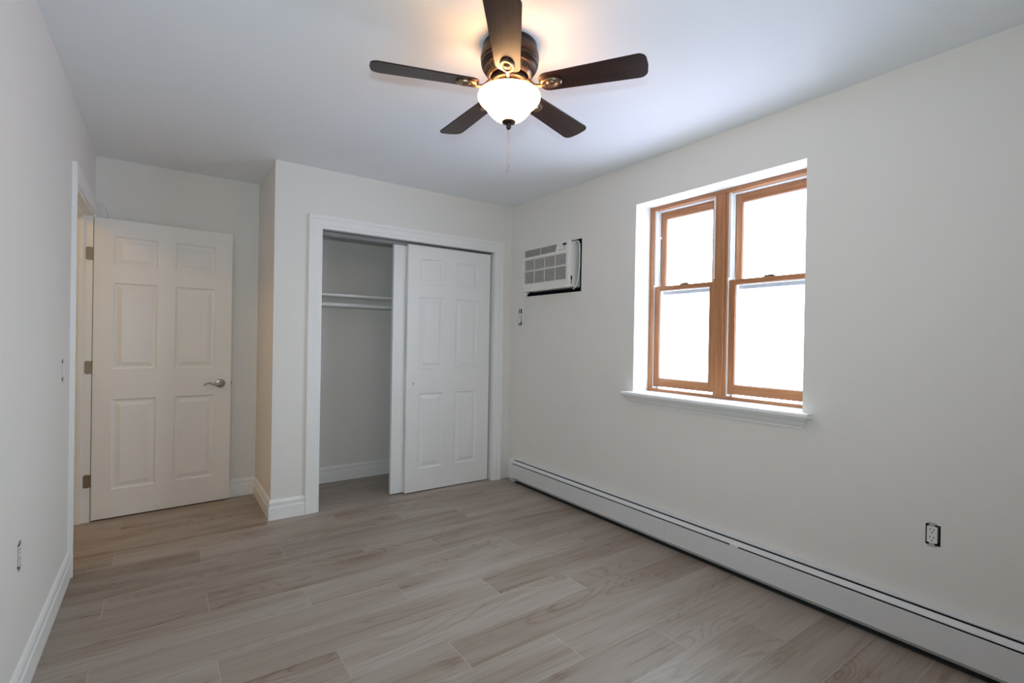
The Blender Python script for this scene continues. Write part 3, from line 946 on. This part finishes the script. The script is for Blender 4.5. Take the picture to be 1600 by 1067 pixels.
for k in range(40):
    a = 2 * math.pi * k / 40
    ca, sa = math.cos(a), math.sin(a)
    P = lambda r, s, z: FAN + Vector((r * ca - s * sa, r * sa + s * ca, z))
    q = [(0.1015, -0.1085), (0.0925, -0.1225)]
    for o_ in (0.0007,):
        v = [vs_.verts.new(P(q[0][0] + o_, -0.0028, q[0][1] - o_)), vs_.verts.new(P(q[0][0] + o_, 0.0028, q[0][1] - o_)), vs_.verts.new(P(q[1][0] + o_, 0.0024, q[1][1] - o_)), vs_.verts.new(P(q[1][0] + o_, -0.0024, q[1][1] - o_))]
        v2 = [vs_.verts.new(x_.co + Vector((-ca * 0.003, -sa * 0.003, 0.003))) for x_ in v]
        vs_.faces.new(v); vs_.faces.new(v2[::-1])
        for i in range(4):
            vs_.faces.new([v[i], v[(i + 1) % 4], v2[(i + 1) % 4], v2[i]])
obj('vent_slots', vs_, 'black', vring)
obj('flywheel', lathe(B(), [(0.0, -0.103), (0.068, -0.103), (0.068, -0.140), (0.073, -0.142), (0.073, -0.152), (0.066, -0.156), (0.058, -0.156), (0.056, -0.152), (0, -0.152)], FAN, 48), 'bronze', fan, smooth=True)
BZ = 2.300 - H                    # blade plane, relative to the ceiling
def blade_outline(r0, r1, w0, w1):
    """half-widths w0 (root) and w1 (tip); rounded ends"""
    pts = []
    def arc(cx, cy, rx, ry, a0, a1, n=7):
        for k in range(n + 1):
            a = R(a0 + (a1 - a0) * k / n)
            pts.append((cx + rx * math.cos(a), cy + ry * math.sin(a)))
    rt_, rr_ = 0.033, 0.034
    arc(r1 - rt_, w1 - rt_, rt_, rt_, 90, 0)      # tip, +side
    pts.append((r1 + 0.003, 0))
    arc(r1 - rt_, -w1 + rt_, rt_, rt_, 0, -90)
    arc(r0 + rr_ * 1.1, -w0 + rr_, rr_ * 1.1, rr_, -90, -180)
    arc(r0 + rr_ * 1.1, w0 - rr_, rr_ * 1.1, rr_, 180, 90)
    return pts
PITCH = R(10.5)
for k in range(5):
    az = R(16.5 + 72 * k)
    ca, sa = math.cos(az), math.sin(az)
    rotm = Matrix.Translation(FAN + Vector((0, 0, BZ))) @ Matrix.Rotation(az, 4, 'Z')
    tilt = Matrix.Rotation(-PITCH, 4, 'X')
    bl = empty('blade', FAN + Vector((0, 0, BZ)), az)
    # the blade: own mesh with its own rotation so the grain follows it
    bm = plate(B(), blade_outline(0.130, 0.551, 0.050, 0.0625), lambda u, v, t: (u, v, t), 0.000, 0.006)
    bm.transform(tilt)
    me_o = obj('blade', bm, 'blade', fan, local=True, bevel=0.0015)
    me_o.location = (0, 0, BZ)
    me_o.rotation_euler = (0, 0, az)
    WORLD[me_o] = rotm
    bpy.data.objects.remove(bl)
    # blade iron: arm from the flywheel with an oval medallion under the blade root
    ir = B()
    arm = spline([(0.062, 0, 0.026), (0.085, 0, 0.018), (0.110, 0, -0.004), (0.138, 0, -0.008), (0.160, 0, -0.008)], 5)
    tube(ir, arm, [0.009 - 0.002 * math.sin(math.pi * i / (len(arm) - 1)) for i in range(len(arm))], 12)
    io = obj('blade_iron', ir, 'bronze_hi', me_o, local=True, smooth=True)
    md = B()
    n = 40
    prof = [(1.0, -0.001), (1.0, -0.005), (0.90, -0.0095), (0.70, -0.0105), (0.58, -0.0085), (0.54, -0.0065), (0.50, -0.0065), (0.46, -0.0095), (0.34, -0.0125), (0.0, -0.0140)]
    rings = []
    for s_, z_ in prof:
        if s_ == 0:
            rings.append([md.verts.new((0.178, 0, z_))])
        else:
            rings.append([md.verts.new((0.178 + 0.044 * s_ * math.cos(2 * math.pi * i / n), 0.029 * s_ * math.sin(2 * math.pi * i / n), z_)) for i in range(n)])
    for a, b_ in zip(rings, rings[1:]):
        for i in range(n):
            j = (i + 1) % n
            if len(b_) == 1: md.faces.new([a[i], a[j], b_[0]])
            else: md.faces.new([a[i], a[j], b_[j], b_[i]])
    md.transform(tilt)
    obj('medallion', md, 'bronze_hi', me_o, local=True, smooth=True)
# light kit
obj('switch_housing', lathe(B(), [(0.0, -0.152), (0.052, -0.152), (0.054, -0.156), (0.052, -0.176), (0.046, -0.182), (0.0, -0.182)], FAN, 40), 'bronze_hi', fan, smooth=True)
for k in range(2):
    a = R(-127.5 - 60 + 120 * k)
    d = Vector((math.cos(a), math.sin(a), 0))
    p0 = FAN + d * 0.030 + Vector((0, 0, -0.178)); p1 = FAN + d * 0.050 + Vector((0, 0, -0.202))
    so_ = obj('lamp_socket', cyl(B(), p0, p1, 0.013, 18), 'socket', fan, smooth=True)
    bb = B()
    q = [p1 + (p1 - p0).normalized() * t for t in (0.0, 0.008, 0.018, 0.026, 0.032, 0.035)]
    tube(bb, q, [0.011, 0.015, 0.018, 0.016, 0.010, 0.003], 16)
    obj('bulb', bb, 'bulb', so_, smooth=True)
ZR = 2.278 - H
outer = [(0.121, ZR), (0.1265, ZR - 0.004), (0.1290, ZR - 0.011), (0.1280, ZR - 0.020), (0.1220, ZR - 0.031), (0.1120, ZR - 0.041), (0.1020, ZR - 0.050), (0.0940, ZR - 0.060),
         (0.0860, ZR - 0.072), (0.0750, ZR - 0.085), (0.0600, ZR - 0.098), (0.0400, ZR - 0.108), (0.0200, ZR - 0.113), (0.006, ZR - 0.1145)]
inner = [(max(0.004, r - 0.004), z + 0.003) for r, z in outer[1:]]
bowl = obj('glass_bowl', lathe(B(), outer + inner[::-1], FAN, 64, close=True), 'bowl', fan, smooth=True)
bowl.data.materials.append(M['bowl_inside'])
for pl in bowl.data.polygons:
    c_ = pl.center
    if (pl.normal.x * c_.x + pl.normal.y * c_.y) < 0:
        pl.material_index = 1
bowl['label'] = 'glowing frosted glass bowl'
zf = ZR - 0.1145
fin = obj('finial', lathe(B(), [(0, zf + 0.006), (0.024, zf + 0.005), (0.0285, zf + 0.001), (0.0280, zf - 0.003), (0.020, zf - 0.008), (0.010, zf - 0.011), (0.008, zf - 0.016), (0.0105, zf - 0.020), (0.0095, zf - 0.026), (0.005, zf - 0.031), (0.0, zf - 0.032)], FAN, 32), 'bronze', fan, smooth=True)
for (dx, dz) in ((-0.003, 0.168), (0.003, 0.152)):
    p = FAN + Vector((rt.x * dx, rt.y * dx, zf - 0.028))
    ch = B()
    nb = int(dz / 0.0042)
    prof = []
    for i in range(nb):
        z0 = -dz * i / nb
        prof += [(0.0005, z0), (0.0013, z0 - 0.0013), (0.0013, z0 - 0.0026), (0.0005, z0 - 0.0039)]
    lathe(ch, [(0, 0)] + prof + [(0.0018, -dz), (0.0018, -dz - 0.008), (0, -dz - 0.009)], p, 8)
    obj('pull_chain', ch, 'chain', fan)

# ------------------------------------------------------------------ warm lamp in the hallway beyond the open doorway
hl = empty('hall_ceiling_light', (-1.30, 3.55, H))
tag(hl, 'round ceiling light in the hallway beyond the doorway', 'ceiling light')
obj('diffuser', lathe(B(), [(0, -0.06), (0.06, -0.055), (0.11, -0.035), (0.125, -0.012), (0.125, 0)], (-1.30, 3.55, H), 32), 'hall_glass', hl, smooth=True)
lamp('hall_lamp_light', 'POINT', (-1.30, 3.55, H - 0.12), HALL, HALL_COL, shadow_soft_size=0.08)
